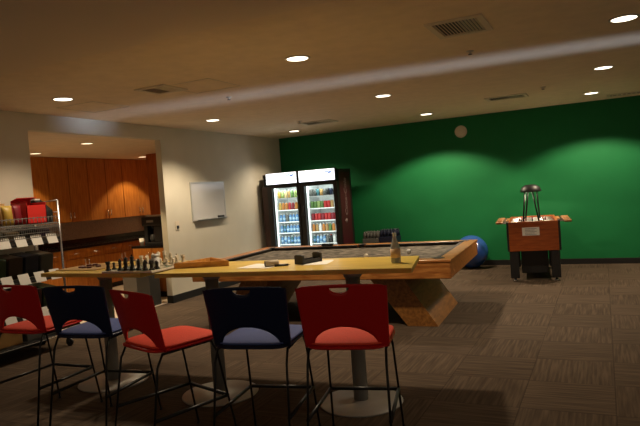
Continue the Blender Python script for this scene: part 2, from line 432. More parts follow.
for j in range(4):
    d = MB().box((.004 + j * .445, 0, .002), (.441 + j * .445, .02, HK - .006), .002).build('door', 'cherryd', t)
    MB().tube([(.4 + j * .445, 0, 1.08), (.4 + j * .445, -.03, 1.08), (.4 + j * .445, -.03, 1.18), (.4 + j * .445, 0, 1.18)], .006, 6).build('handle', 'chrome', d)
# coffee machine
t = thing('coffee_machine', 'black coffee machine on the kitchen counter beside the wall end', 'coffee machine', (-7.06, 8.32, .896))
MB().box((-.30, -.18, 0), (.30, .2, .05), .01).build('drip_base', 'black', t)
MB().box((-.30, -.04, .05), (.30, .2, .36), .01).box((-.30, -.17, .05), (-.22, .0, .36), .01).box((-.08, -.17, .05), (.30, .0, .36), .01).build('body', 'black', t)
MB().box((-.32, -.2, .34), (.32, .2, .5), .015).build('brew_head', 'black', t)
MB().box((-.26, -.15, .5), (.1, .1, .525), .008).build('warming_tray', 'white', t)
for s_ in (-.15, .15): MB().lathe([(.03, .34), (.03, .30), (.015, .28)], (s_, -.1, 0), 12).build('spout', 'dark', t)
MB().box((-.2, -.206, .40), (-.05, -.2, .44)).build('control_panel', 'steel', t)
MB().lathe([(.05, .05), (.065, .10), (.06, .17), (.045, .19)], (-.15, -.1, 0), 16).build('carafe', 'dark', t)
t = thing('paper_cups', 'short stack of white cups at the left of the coffee machine', 'cups', (-7.40, 8.12, .896))
for i in range(3): MB().lathe([(.028, i * .02), (.042, .09 + i * .02), (.044, .092 + i * .02), (.026, .01 + i * .02)], n=14).build('cup', 'paper', t)
# bins beside the wall end
t = thing('waste_bin', 'slim dark waste bin standing against the end of cream wall', 'bin', (-6.645, 7.36, 0))
MB().prism([(-.13, -.12), (.13, -.12), (.13, .12), (-.13, .12)], 'z', 0, .62).build('body', 'bind', t)
MB().box((-.138, -.128, .6), (.138, .128, .65), .01).build('lid', 'black', t)
t = thing('recycling_bin', 'wider grey bin behind the chess table, left of slim dark bin', 'bin', (-7.12, 7.72, 0))
MB().box((-.26, -.16, 0), (.26, .16, .64), .015).build('body', 'bin', t)
MB().box((-.268, -.168, .62), (.268, .168, .68), .01).build('lid', 'bind', t)

# ------------------------------------------------------------------ snack rack (runs along left wall)
RX0, RX1, RY0, RY1 = -6.27, -5.82, 3.35, 5.03
t = thing('snack_rack', 'chrome wire snack rack on castors along the left wall', 'shelving rack', (0, 0, 0))
for px in (RX0, RX1):
    for py in (RY0, RY1):
        MB().tube([(px, py, .12), (px, py, 1.74 if py == RY1 else 1.7)], .0125, 8).build('post', 'chrome', t)
        c = MB().tube([(px, py - .012, .05), (px, py + .012, .05)], .05, 16).build('castor', 'black', t)
        MB().box((px - .02, py - .022, .05), (px + .02, py - .014, .13)).box((px - .02, py + .014, .05), (px + .02, py + .022, .13)).box((px - .02, py - .022, .115), (px + .02, py + .022, .13)).build('fork', 'dark', c)
MB().tube([(RX0, RY1, 1.72), (RX1, RY1, 1.74)], .008, 6).tube([(RX0, RY1, 1.6), (RX1, RY1, 1.6)], .006, 6).build('end_rail', 'chrome', t)
levels = [1.48, 1.28, .86, .45, .16]
for li, z in enumerate(levels):
    sl = .0 if li in (0, 4) else .07    # middle shelves slope to the front
    m = MB()
    n = 34
    for k in range(n + 1):
        yy = RY0 + (RY1 - RY0) * k / n
        m.tube([(RX0, yy, z + sl), (RX1, yy, z)], .003, 4)
    for q in (0, .5, 1): m.tube([(RX0 + (RX1 - RX0) * q, RY0, z + sl * (1 - q) - .006), (RX0 + (RX1 - RX0) * q, RY1, z + sl * (1 - q) - .006)], .005, 6)
    if li == 0:     # basket rim
        for xx in (RX0, RX1): m.tube([(xx, RY0, z + .07), (xx, RY1, z + .07)], .005, 6)
        for k in range(66): m.tube([(RX1, RY0 + (RY1 - RY0) * k / 65, z - .15), (RX1, RY0 + (RY1 - RY0) * k / 65, z)], .003, 4)
        for q in (.05, .10, .15): m.tube([(RX1, RY0, z - q), (RX1, RY1, z - q)], .004, 4)
        for k in range(0, n + 1): 
            yy = RY0 + (RY1 - RY0) * k / n
            m.tube([(RX1, yy, z), (RX1, yy, z + .07)], .004, 4).sphere((RX1, yy, z + .075), .007, 6, 4)
    sh = m.build('shelf', 'mesh_', t)
    if li in (1, 2, 3):
        MB().box((RX1 - .002, RY0, z - .03), (RX1 + .004, RY1, z + .03)).build('label_strip', 'dark', sh)
        for k in range(8):
            cy = RY1 - .13 - k * .205
            cm = MB(); cm.prism([(RX1 + .03, z - .035), (RX1 + .033, z - .035), (RX1 - .012, z + .08), (RX1 - .015, z + .08)], 'y', cy - .068, cy + .068)
            tag(cm.build('price_card', 'paper', sh), 'white price card')
    if li == 4: MB().box((RX0, RY0, z + .004), (RX1, RY1, z + .012)).build('liner', 'dark', sh)
# fix castor support: posts stand on castors
def bag(name, x, y, z, w, h, d, m, label, grp, rz=0):
    o = MB(); n = 8
    # pillow shaped packet standing up, crimped top and bottom
    rows = 7; R = []
    for r in range(rows + 1):
        q = r / rows; th = d / 2 * math.sin(PI * q) ** .6; ww = w / 2 * (1 - .12 * math.sin(PI * q))
        R.append([o.bm.verts.new((ww * math.cos(2 * PI * k / 12), max(th, .002) * math.sin(2 * PI * k / 12), q * h)) for k in range(12)])
    for a, b in zip(R, R[1:]):
        for k in range(12):
            f_ = o.bm.faces.new((a[k], a[(k + 1) % 12], b[(k + 1) % 12], b[k])); f_.smooth = True
    o.bm.faces.new(R[0][::-1]); o.bm.faces.new(R[-1])
    ob = o.build(name, PK[m], None, (x, y, z)); ob.rotation_euler = (-.12, 0, rz)
    return tag(ob, label, 'snack', grp)
tops = [('yellow', 'tan'), ('brown', 'tan'), ('sand', 'tan'), ('yellow', 'brown'), ('tan', 'sand'), ('sand', 'yellow'), ('brown', 'tan'), ('tan', 'yellow')]
for i, (c1, c2) in enumerate(tops):
    yy = 4.45 - i * .135
    bag('crisp_packet', -5.93, yy, 1.488, .13, .22, .09, c1, '%s crisp packet in front row of top basket, %s from the red box' % ({'sand': 'pale'}.get(c1, c1), nth(i)), 'crisp packets in the top basket', PI / 2 + random.uniform(-.3, .3))
    bag('crisp_packet', -6.10, yy + .04, 1.488, .13, .25, .09, c2, '%s crisp packet in back row of top basket, %s from the red box' % ({'sand': 'pale'}.get(c2, c2), nth(i)), 'crisp packets in the top basket', PI / 2 + random.uniform(-.3, .3))
t = thing('snack_box', 'open bright red snack box on top of the wire rack', 'box', (-6.0, 4.775, 1.486))
m = MB(); m.box((-.13, -.13, 0), (.13, .13, .008)).box((-.13, -.13, 0), (-.122, .13, .27)).box((.122, -.13, 0), (.13, .13, .21)).box((-.13, -.13, 0), (.13, -.122, .24)).box((-.13, .122, 0), (.13, .13, .24)); m.build('carton', 'boxred', t)
m = MB(); m.prism([(-.13, .27), (-.126, .27), (-.02, .30), (-.02, .304)], 'y', -.13, .13); m.build('flap', 'boxred', t)
for i in range(4):
    bag('candy_packet', -6.06 + (i % 2) * .11, 4.72 + (i // 2) * .11, 1.496, .09, .2, .05, 'crimson', 'dark red sweet packet inside the red box, %s' % ['back left', 'front left', 'back right', 'front right'][i], 'sweet packets in the red box', PI / 2)
for i in range(2):
    bag('candy_packet', -5.92 - i * .12, 4.575, 1.488, .1, .22, .045, 'crimson', 'dark red packet beside the red box, %s of two' % ['front', 'back'][i], 'dark packets beside red box', PI / 2)
t = thing('magazine_holder', 'black slanted file holder at the right end of the top basket', 'holder', (-6.03, 4.968, 1.486))
m = MB(); m.prism([(-.13, 0), (.13, 0), (.13, .14), (-.05, .27), (-.13, .27)], 'y', -.05, .05); m.build('box', 'black', t)
MB().box((-.12, -.035, .27), (-.05, .035, .285)).build('card_edge', 'white', t)
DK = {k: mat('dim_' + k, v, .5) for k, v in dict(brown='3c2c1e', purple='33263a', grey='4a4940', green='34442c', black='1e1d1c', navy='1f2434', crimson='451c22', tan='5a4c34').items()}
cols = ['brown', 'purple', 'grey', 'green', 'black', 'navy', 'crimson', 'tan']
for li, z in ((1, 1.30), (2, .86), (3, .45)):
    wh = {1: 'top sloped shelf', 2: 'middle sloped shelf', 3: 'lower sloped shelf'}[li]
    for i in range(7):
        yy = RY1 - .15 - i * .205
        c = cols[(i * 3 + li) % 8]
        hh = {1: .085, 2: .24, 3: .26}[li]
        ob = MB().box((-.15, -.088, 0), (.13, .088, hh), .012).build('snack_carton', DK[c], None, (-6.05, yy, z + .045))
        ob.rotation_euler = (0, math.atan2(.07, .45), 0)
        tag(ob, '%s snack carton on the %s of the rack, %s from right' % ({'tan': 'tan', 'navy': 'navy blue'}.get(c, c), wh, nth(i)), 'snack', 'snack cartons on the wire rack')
for i in range(3):
    tag(MB().box((-.14, -.2, 0), (.14, .2, .17), .006).build('supply_carton', PK[['grey', 'tan', 'grey'][i]], None, (-6.05, 4.74 - i * .46, .174)), '%s supply carton on bottom shelf of the wire rack, %s from the right' % (['grey', 'tan', 'grey'][i], nth(i)), 'box', 'cartons on the bottom rack shelf')

# ------------------------------------------------------------------ tall tables
TZ = 1.03
def tall_table(x0, x1, y0, y1, cols_, label, rz, skew=False):
    cx = sum(cols_) / len(cols_); cy = 4.06
    t = thing('tall_table', label, 'table', (cx, cy, 0), rz, 'tall maple topped tables')
    MB().prism([(x0 - cx - (.0 if skew else .04), y0 - cy), (x1 - cx - (.03 if skew else 0), y0 - cy), (x1 - cx - (.12 if skew else 0), y1 - cy), (x0 - cx, y1 - cy)], 'z', TZ - .035, TZ).build('tabletop', 'maple', t)
    for c in cols_:
        MB().lathe([(.31, 0), (.315, .006), (.31, .014), (.09, .022), (.065, .026)], (c - cx, 0, 0), 48).build('base_disc', 'disc', t)
        MB().lathe([(.055, .02), (.055, TZ - .06)], (c - cx, 0, 0), 24).build('column', 'steel', t)
        MB().box((c - cx - .08, -.08, TZ - .045), (c - cx + .08, .08, TZ - .0352)).lathe([(.065, TZ - .075), (.075, TZ - .045)], (c - cx, 0, 0), 20).build('top_plate', 'steel', t)
    return t
tall_table(-4.80, -3.56, 3.89, 4.72, [-4.17], 'tall maple table on one column, carrying the chess set', D2(-3))
tall_table(-3.40, -1.215, 3.91, 4.62, [-2.95, -1.73], 'longer tall maple table on two columns, with bottle and papers', D2(4.5), True)

# chess set
BX, BY, SQ = -4.02, 3.875, .0705
m = bpy.data.materials.new('chess_squares'); m.use_nodes = True
nt = m.node_tree; b = nt.nodes['Principled BSDF']; b.inputs['Roughness'].default_value = .5
tc = nt.nodes.new('ShaderNodeTexCoord'); ck = nt.nodes.new('ShaderNodeTexChecker'); ck.inputs['Scale'].default_value = 1 / SQ
ck.inputs['Color1'].default_value = (.55, .48, .34, 1); ck.inputs['Color2'].default_value = (.05, .10, .05, 1)
mp = nt.nodes.new('ShaderNodeMapping'); mp.inputs['Location'].default_value = (0, 0, .3)
nt.links.new(tc.outputs['Object'], mp.inputs[0]); nt.links.new(mp.outputs[0], ck.inputs[0]); nt.links.new(ck.outputs[0], b.inputs['Base Color'])
t = thing('chess_board', 'pale edged chess board at the front edge of the left table', 'chess board', (BX, BY, TZ + .0005))
MB().box((0, 0, 0), (SQ * 8 + .004, SQ * 8 + .02, .018), .002).build('frame', mat('board_edge', (.85, .76, .60, 1), .5), t)
MB().box((.002, .012, .0182), (SQ * 8 + .002, .012 + SQ * 8, .0192)).build('squares', m, t)
prof = {
 'pawn': [(.022, 0), (.022, .008), (.012, .016), (.009, .034), (.014, .037), (.009, .041), (.0135, .052), (.009, .062), (0, .065)],
 'rook': [(.025, 0), (.025, .01), (.016, .018), (.014, .05), (.02, .055), (.02, .072), (.012, .072), (.012, .066), (0, .066)],
 'knight': [(.025, 0), (.025, .01), (.017, .018), (.013, .03), (.016, .034), (0, .036)],
 'bishop': [(.025, 0), (.025, .01), (.014, .018), (.010, .055), (.018, .06), (.011, .064), (.016, .078), (.008, .094), (.005, .1), (0, .103)],
 'queen': [(.027, 0), (.027, .012), (.016, .02), (.011, .07), (.02, .076), (.012, .08), (.019, .103), (.012, .107), (.005, .114), (0, .116)],
 'king': [(.027, 0), (.027, .012), (.017, .02), (.012, .076), (.021, .082), (.013, .087), (.019, .112), (.015, .118), (.003, .12), (0, .121)]}
PR = {}
def piece(kind, col):
    if (kind, col) in PR: return PR[kind, col]
    mb = MB().lathe(prof[kind], n=14)
    if kind == 'king': mb.box((-.003, -.003, .118), (.003, .003, .138)).box((-.009, -.003, .126), (.009, .003, .132))
    if kind == 'rook':
        for k in range(6):
            a = 2 * PI * k / 6; mb.box((.016 * math.cos(a) - .004, .016 * math.sin(a) - .004, .07), (.016 * math.cos(a) + .004, .016 * math.sin(a) + .004, .079))
    if kind == 'knight':
        mb.prism([(-.016, .034), (.012, .034), (.008, .05), (.022, .058), (.020, .067), (.006, .078), (.002, .088), (-.004, .08), (-.016, .066), (-.018, .048)], 'x', -.009, .009)
    me = mb.build('chess_' + kind, 'ebony' if col == 'black' else 'ivory')
    PR[kind, col] = me.data; bpy.data.objects.remove(me); return PR[kind, col]
order = ['rook', 'knight', 'bishop', 'queen', 'king', 'bishop', 'knight', 'rook']
def place(kind, col, file, rank, label):
    o = bpy.data.objects.new('chess_' + kind, piece(kind, col)); C.objects.link(o)
    o.location = (BX + SQ * (file + .5), BY + .012 + SQ * (rank + .5), TZ + .0199)
    if col == 'white': o.rotation_euler = (0, 0, PI)
    tag(o, label, 'chess piece', col + ' chess pieces')
sd = lambda i: 'left' if i < 4 else 'right'
seq = ['outermost', 'second', 'third', 'innermost']
def lab(col, kind, i):
    k = i if i < 4 else 7 - i
    if kind == 'pawn': return '%s pawn on the %s half of the chess board, %s' % (col, sd(i), ['at the board edge', 'next to the edge pawn', 'third from the board edge', 'next to the middle line'][k])
    if kind in ('queen', 'king'): return 'tall %s %s in the row of %s pieces on the chess board' % (col, kind, col)
    return '%s %s on the %s side of the chess board, among the %s pieces' % (col, kind, sd(i), 'near' if col == 'black' else 'far')
for i in range(8):
    place('pawn', 'black', i, 2 if i in (2, 6) else 1, lab('black', 'pawn', i))
    place(order[i], 'black', i, 2 if i == 1 else 0, lab('black', order[i], i))
    place('pawn', 'white', i, 5 if i in (3, 4) else 4, lab('white', 'pawn', i))
    place(order[i], 'white', i, 6, lab('white', order[i], i))
t = thing('plastic_jar', 'white jar with lid standing right of the chess pieces', 'jar', (-3.62, 4.12, TZ + .0199))
MB().lathe([(.036, 0), (.038, .006), (.038, .075), (.03, .085), (.03, .088)], n=20).build('body', 'white', t)
MB().lathe([(.033, .088), (.033, .108), (.029, .113), (0, .113)], n=20).build('lid', mat('lid_grey', (.6, .58, .56, 1), .4), t)

# draughts on thin tan board
tag(MB().box((-4.83, 4.08, TZ + .0005), (-4.30, 4.56, TZ + .008), .002).build('games_board', 'tan'), 'thin tan game board lying flat at left end of the table', 'game board')
dd = [(-4.64, 4.22, 0), (-4.57, 4.26, 0), (-4.51, 4.2, 0), (-4.60, 4.32, 0), (-4.53, 4.33, 0), (-4.46, 4.27, 0), (-4.58, 4.2, 0), (-4.565, 4.25, 1), (-4.535, 4.30, 1), (-4.68, 4.28, 0)]
ddl = ['leftmost near the front', 'at the heart of the heap', 'at the front right', 'at the back left', 'at the back right', 'rightmost', 'frontmost, in the middle', 'resting on the heap, nearer the front', 'resting on the heap, nearer the back', 'farthest left']
for i, (x, y_, k) in enumerate(dd):
    tag(MB().lathe([(.022, 0), (.025, .003), (.025, .011), (.022, .014), (.017, .012), (0, .012)], n=18).build('draughts_piece', 'draught', None, (x, y_, TZ + .0085 + k * .0145)), 'dark red draughts disc %s on tan board' % ddl[i], 'draughts piece', 'draughts pieces heaped on the board')

# wooden ball rack (triangle)
t = thing('ball_rack', 'triangular wooden ball rack lying on the tall table', 'ball rack', (0, 0, TZ + .001))
V = [Vector((-3.40, 4.10)), Vector((-2.93, 4.25)), Vector((-3.30, 4.52))]
cen = sum(V, Vector((0, 0))) / 3
for i in range(3):
    a, b_ = V[i], V[(i + 1) % 3]; ia = a + (cen - a) * .16; ib = b_ + (cen - b_) * .16
    MB().prism([(a.x, a.y), (b_.x, b_.y), (ib.x, ib.y), (ia.x, ia.y)], 'z', 0, .048).build('side_bar', 'rackwood', t)
# paper, roll, pen
p1 = MB().prism([(-.17, -.11), (.15, -.14), (.17, .12), (-.14, .15)], 'z', 0, .0015).build('paper_sheet', 'paper', None, (-2.58, 4.20, TZ + .0006)); tag(p1, 'white paper sheet under the cardboard roll on the tall table', 'paper', None)
p2 = MB().box((-.11, -.14, 0), (.11, .14, .0015)).build('paper_sheet', 'paper', None, (-2.14, 4.36, TZ + .0006)); p2.rotation_euler = (0, 0, .2); tag(p2, 'pale paper sheet lying partly behind the black caddy', 'paper')
t = thing('cardboard_roll', 'short rolled cardboard tube with dark end lying by the paper', 'roll', (-2.46, 4.17, TZ + .0275), .75)
MB().tube([(-.055, 0, 0), (.055, 0, 0)], .025, 18).build('tube', mat('kraft', (.55, .46, .34, 1), .7), t)
MB().tube([(-.0565, 0, 0), (-.0552, 0, 0)], .022, 18).build('dark_end', 'black', t)
t = thing('pen', 'black pen lying right of the cardboard roll', 'pen', (-2.37, 4.18, TZ + .0095), .5)
MB().tube([(-.06, 0, 0), (.05, 0, 0)], .009, 8).build('barrel', 'black', t)
MB().tube([(.05, 0, 0), (.066, 0, 0)], [.007, .001], 8).build('tip', 'chrome', t)
# black caddy
t = thing('table_caddy', 'open black tray with raised ends on the tall table', 'caddy', (-2.22, 4.36, TZ + .003), 1.25); t.scale = (.8, .85, .9)
MB().box((-.13, -.05, 0), (.13, .05, .012), .003).build('tray_floor', 'black', t)
for s_ in (-1, 1):
    MB().box((-.13, s_ * .05 - .005, .012), (.13, s_ * .05 + .005, .036)).build('side_wall', 'dark', t)
    m = MB(); x0 = s_ * .13 - .012; m.prism([(-.055, 0), (.055, 0), (.055, .075), (.03, .085), (-.03, .085), (-.055, .075)], 'x', x0, x0 + .024); m.build('end_block', 'black', t)
# bottle
t = thing('glass_bottle', 'open clear glass bottle with brown dregs near right end of the table', 'bottle', (-1.44, 4.28, TZ + .001))
MB().lathe([(.0, 0), (.034, .001), (.037, .008), (.037, .10), (.034, .125), (.024, .155), (.0155, .185), (.0145, .215), (.0165, .217), (.0165, .227), (.0125, .227), (.012, .19), (.02, .155), (.031, .12), (.034, .10), (.034, .01), (0, .006)], n=24).build('glass_body', 'bglass', t)
MB().lathe([(.0375, .04), (.0378, .04), (.0378, .108), (.0375, .108)], n=24).build('label', 'labeltan', t)
MB().lathe([(0, .007), (.0335, .011), (.0335, .032), (0, .032)], n=20).build('drink', 'cola', t)

# ------------------------------------------------------------------ bar stools
def stool(colr, label, x, y, rz, group):
    t = thing('bar_stool', label, 'bar stool', (x, y, 0), rz, group)
    shell, padm = (('red', 'redpad') if colr == 'red' else ('navy', 'navypad'))
    # back shell
    W = .265; z0, z1 = .735, 1.085; nu = 40; bm = MB(); cols_ = []
    aw, ah = .205, .10      # arch opening
    hw, hz, hd = .058, z1 - .020, .030   # handle hole
    us = [-W + 2 * W * i / nu for i in range(nu + 1)]
    us = sorted(set([round(u, 5) for u in us] + [-aw, aw, -hw, hw]))
    us = [u for i, u in enumerate(us) if i == 0 or u - us[i - 1] > .002]
    def pos(u, z):
        q = (z - z0) / (z1 - z0); sc = .93 + .07 * q
        return (u * sc, -.215 - .075 * q + .5 * u * u, z)
    for u in us:
        bt = z0 - .03 + (ah + .03) * math.sqrt(max(0, 1 - (u / aw) ** 2)) if abs(u) < aw else z0 - .03
        tp = z1 - .22 * u * u - .03 * max(0, (abs(u) - W + .035) / .035) ** 2
        if abs(u) < hw: lo = hz - hd * math.sqrt(max(0, 1 - (u / hw) ** 2)); hi = hz
        else: lo = hi = hz
        n1, n2 = 10, 2
        cols_.append([bm.bm.verts.new(pos(u, bt + (lo - bt) * k / n1)) for k in range(n1 + 1)] + [bm.bm.verts.new(pos(u, hi + (tp - hi) * k / n2)) for k in range(n2 + 1)])
    for a, b_ in zip(cols_, cols_[1:]):
        for k in range(len(a) - 1):
            if k == 10: continue
            f_ = bm.bm.faces.new((a[k], b_[k], b_[k + 1], a[k + 1])); f_.smooth = True
    bmesh.ops.remove_doubles(bm.bm, verts=bm.bm.verts, dist=.0004)
    bmesh.ops.recalc_face_normals(bm.bm, faces=bm.bm.faces)
    g = bmesh.ops.extrude_face_region(bm.bm, geom=list(bm.bm.faces))
    for v_ in g['geom']:
        if isinstance(v_, bmesh.types.BMVert): v_.co.y -= .011
    bm.build('backrest', shell, t)
    # seat shell and pad
    MB().pad(.49, .50, .020, .700, e=5, cy=.0, crown=0).build('seat_shell', shell, t)
    MB().pad(.475, .48, .018, .7205, e=5, cy=.01, crown=.008).build('seat_pad', padm, t)
    # frame
    FZ = .31
    rl = {}
    for s_ in (-1, 1):
        rear = [(s_ * .225, -.19, .70), (s_ * .228, -.235, .62), (s_ * .245, -.335, .012)]
        front = [(s_ * .205, .17, .70), (s_ * .212, .21, .62), (s_ * .235, .315, .012)]
        for nm_, pth in (('leg', rear), ('leg', front)):
            o = MB().tube(pth, .0075, 8).build(nm_, 'blackm', t)
            e = pth[-1]; MB().lathe([(.012, 0), (.013, .008), (.009, .016)], (e[0], e[1], 0), 10).build('foot_cap', 'black', o)
        ry = -.235 - .1 * (.62 - FZ) / .608; fy = .21 + .105 * (.62 - FZ) / .608
        rl[s_] = ((s_ * (.228 + .017 * (.62 - FZ) / .608), ry, FZ), (s_ * (.212 + .023 * (.62 - FZ) / .608), fy, FZ))
        MB().tube(rl[s_], .0115, 8).build('footrest_bar', 'blackm', t)
        MB().tube([(s_ * .225, -.19, .692), (s_ * .205, .17, .692)], .008, 8).build('seat_rail', 'blackm', t)
    MB().tube([rl[-1][1], rl[1][1]], .012, 8).build('footrest_bar', 'blackm', t)
    return t
D2 = math.radians
stool('red', 'red bar stool cut off by the left edge, beside the snack rack', -4.07, 3.27, D2(2), 'red bar stools at the tall table')
stool('navy', 'navy bar stool second from left, below draughts end of the table', -3.41, 3.24, D2(6), 'navy bar stools at the tall table')
stool('red', 'red bar stool turned sideways between the two navy stools', -2.61, 3.05, D2(-19), 'red bar stools at the tall table')
stool('navy', 'navy bar stool between two red ones, in front of papers', -1.99, 3.20, D2(10), 'navy bar stools at the tall table')
stool('red', 'red bar stool farthest right, below the black caddy', -1.415, 3.29, D2(12), 'red bar stools at the tall table')

# ------------------------------------------------------------------ pool table
PT = thing('pool_table', 'large oak pool table with grey mottled cloth behind the tall tables', 'pool table', (-3.23, 7.30, 0), D2(3.2))
hx, hy, pz, rw = 1.65, 1.07, .785, .15
MB().box((-hx, -hy, pz - .21), (hx, -hy + .05, pz - .025), .012).build('apron', 'rail', PT)
MB().box((-hx, hy - .05, pz - .21), (hx, hy, pz - .025), .012).build('apron', 'rail', PT)
MB().box((-hx, -hy + .05, pz - .21), (-hx + .05, hy - .05, pz - .025), .012).build('apron', 'rail', PT)
MB().box((hx - .05, -hy + .05, pz - .21), (hx, hy - .05, pz - .025), .012).build('apron', 'rail', PT)
for a, b in (((-hx - .01, -hy - .01), (hx + .01, -hy + rw)), ((-hx - .01, hy - rw), (hx + .01, hy + .01)), ((-hx - .01, -hy + rw), (-hx + rw, hy - rw)), ((hx - rw, -hy + rw), (hx + .01, hy - rw))):
    MB().box((a[0], a[1], pz - .03), (b[0], b[1], pz), .008).build('rail', 'rail', PT)
MB().box((-hx + .05, -hy + .05, pz - .10), (hx - .05, hy - .05, pz - .045)).build('playing_bed', 'felt', PT)
cw = .05
for sgn in (-1, 1):
    yy = sgn * (hy - rw)
    for x0, x1 in ((-hx + rw + .07, -.07), (.07, hx - rw - .07)):
        m = MB(); q = -sgn * cw
        m.prism([(yy, pz - .044), (yy, pz - .002), (yy + q, pz - .006), (yy + q * .7, pz - .044)], 'x', x0, x1); m.build('cushion', 'cushion', PT)
    xx = sgn * (hx - rw); q = -sgn * cw
    m = MB(); m.prism([(xx, pz - .044), (xx, pz - .002), (xx + q, pz - .006), (xx + q * .7, pz - .044)], 'y', -hy + rw + .07, hy - rw - .07); m.build('cushion', 'cushion', PT)
for px in (-1, 0, 1):
    for py in (-1, 1):
        cx, cy = px * (hx - rw + .0), py * (hy - rw + (.03 if px == 0 else 0))
        MB().lathe([(.068, .002), (.068, .004), (.052, .004), (.052, -.14), (0, -.145)], (cx, cy, pz), 20).build('pocket', 'black', PT)
for s_ in (-1, 1):
    pr = [(.64, pz - .21), (1.04, pz - .21), (1.43, 0.0), (1.08, 0.0)]
    MB().prism([(s_ * x, z) for x, z in pr], 'y', -.84, .50).build('pedestal', 'oak', PT)
    MB().box((s_ * .55 - (.0 if s_ > 0 else .6), -.8, pz - .215), (s_ * .55 + (.6 if s_ > 0 else 0), .8, pz - .15)).build('cross_beam', 'oak', PT)
bw = Matrix.Rotation(D2(3.2), 4, 'Z')
for nm_, mm, lx, ly, lb in (('cue_ball', 'white', .95, -.05, 'white cue ball on grey cloth right of the glass bottle'), ('billiard_ball', 'ivory', .50, -.42, 'cream billiard ball on grey cloth left of the glass bottle')):
    v = bw @ Vector((lx, ly, 0)); tag(MB().sphere((0, 0, 0), .03).build(nm_, mm, None, (-3.23 + v.x, 7.30 + v.y, pz - .045 + .0301)), lb, 'ball')
v = bw @ Vector((-.55, .93, 0))
o = tag(MB().box((-.09, -.03, 0), (.09, .03, .035), .004).build('chalk_box', 'black', None, (-3.23 + v.x, 7.30 + v.y, pz + .001)), 'small black box on the far pool table rail in front of the left cooler', 'box')

# ------------------------------------------------------------------ drinks coolers
FY0, FY1, FH = 10.42, 11.12, 2.035
def text_mesh(s_, size, m, name, parent, loc, rot, shear=.25):
    cu = bpy.data.curves.new(name, 'FONT'); cu.body = s_; cu.size = size; cu.shear = shear; cu.extrude = .0015; cu.align_x = 'CENTER'; cu.align_y = 'CENTER'
    tmp = bpy.data.objects.new(name, cu); C.objects.link(tmp)
    dg = bpy.context.evaluated_depsgraph_get(); me = bpy.data.meshes.new_from_object(tmp.evaluated_get(dg)); bpy.data.objects.remove(tmp)
    me.materials.clear(); me.materials.append(M[m]); o = bpy.data.objects.new(name, me); C.objects.link(o); o.parent = parent; o.location = loc; o.rotation_euler = rot
    return o
def cooler(x0, x1, ix0, label, side, sx0):
    t = thing('drinks_cooler', label, 'drinks cooler', (x0, FY0, 0), 0, 'glass door drinks coolers')
    w_ = x1 - x0; d = FY1 - FY0; i0 = ix0 - x0; i1 = w_ - .055 if not side else w_ - .09
    o = MB(); tk = .03
    o.box((0, .06, 0), (tk, d, FH)).box((w_ - tk, .06, 0), (w_, d, FH)).box((tk, d - tk, 0), (w_ - tk, d, FH)).box((tk, .06, FH - tk), (w_ - tk, d - tk, FH)).box((tk, .06, 0), (w_ - tk, d - tk, .2))
    o.build('cabinet', 'fbody', t)
    l = MB(); l.box((i0, .085, .2), (i0 + .01, d - .035, 1.80)).box((i1 - .01, .085, .2), (i1, d - .035, 1.80)).box((i0, d - .045, .2), (i1, d - .035, 1.80)).box((i0, .085, 1.79), (i1, d - .035, 1.80)).box((i0, .085, .2), (i1, d - .035, .21))
    l.build('liner', 'fwhite', t)
    fr = MB(); fr.box((0, 0, .18), (i0 - .0, .055, 1.80), .006).box((i1, 0, .18), (w_, .055, 1.80), .006).box((i0, 0, .18), (i1, .055, .24), .006).box((i0, 0, 1.745), (i1, .055, 1.80), .006)
    dr = fr.build('door_frame', 'fbody', t)
    if not side:
        MB().box((0, -.002, .2), (.12, 0, 1.78)).build('brown_stile', 'fbrown', dr)
    MB().box((i0, .02, .24), (i1, .026, 1.745)).build('door_glass', 'glass', dr)
    MB().tube([(i0 - .03, 0, 1.18), (i0 - .03, -.035, 1.2), (i0 - .03, -.035, 1.34), (i0 - .03, 0, 1.36)], .008, 8).build('handle', 'dark', dr)
    MB().box((0, 0, .0), (w_, .05, .17)).build('kick_grille', 'fbody', t)
    hd = MB().box((sx0 - .02, -.02, 1.81), (w_ - .005, .06, 2.055), .01).build('header_box', 'fbody', t)
    MB().box((sx0, -.032, 1.83), (w_ - .03, -.0202, 2.045), .004).build('lit_sign', 'sign', hd)
    # faint blue mark near the right end of the sign
    k = MB(); zz = 1.985
    k.tube([(w_ - .24, -.034, zz), (w_ - .19, -.034, zz + .014), (w_ - .14, -.034, zz - .004), (w_ - .08, -.034, zz + .018)], .014, 6).tube([(w_ - .17, -.034, zz - .022), (w_ - .08, -.034, zz - .012)], .009, 6)
    tag(k.build('sign_mark', 'signblue', hd), 'small blue mark at the right end of the sign')
    MB().box((i0 + .012, .09, .22), (i0 + .03, .11, 1.78)).box((i1 - .03, .09, .22), (i1 - .012, .11, 1.78)).build('tube_light', 'tubelamp', t)
    SZ = [.36, .60, .83, 1.05, 1.29, 1.53]
    for z in SZ:
        m = MB()
        for q in range(9): m.tube([(i0 + .01, .13 + q * .06, z), (i1 - .01, .13 + q * .06, z)], .004, 5)
        m.box((i0 + .01, .118, z - .006), (i1 - .01, .124, z + .014)); m.build('shelf', 'fwhite', t)
    for zz_, en in ((1.76, 2.5), (1.0, 2.2)):
        a = bpy.data.lights.new('cooler_light', 'AREA'); a.shape = 'RECTANGLE'; a.size = i1 - i0 - .1; a.size_y = .04 if zz_ > 1.5 else .9; a.energy = en; a.color = (.92, 1, .97)
        ao = bpy.data.objects.new('cooler_light', a); C.objects.link(ao); ao.parent = t
        ao.location = ((i0 + i1) / 2, .075, zz_); ao.rotation_euler = ((PI / 2, 0, 0) if zz_ < 1.5 else (PI / 4, 0, 0))
    return t, i0 + x0, i1 + x0, SZ
LA = cooler(-6.24, -5.40, -6.02, 'left glass-door drinks cooler with lit white sign, in the corner', False, .13)
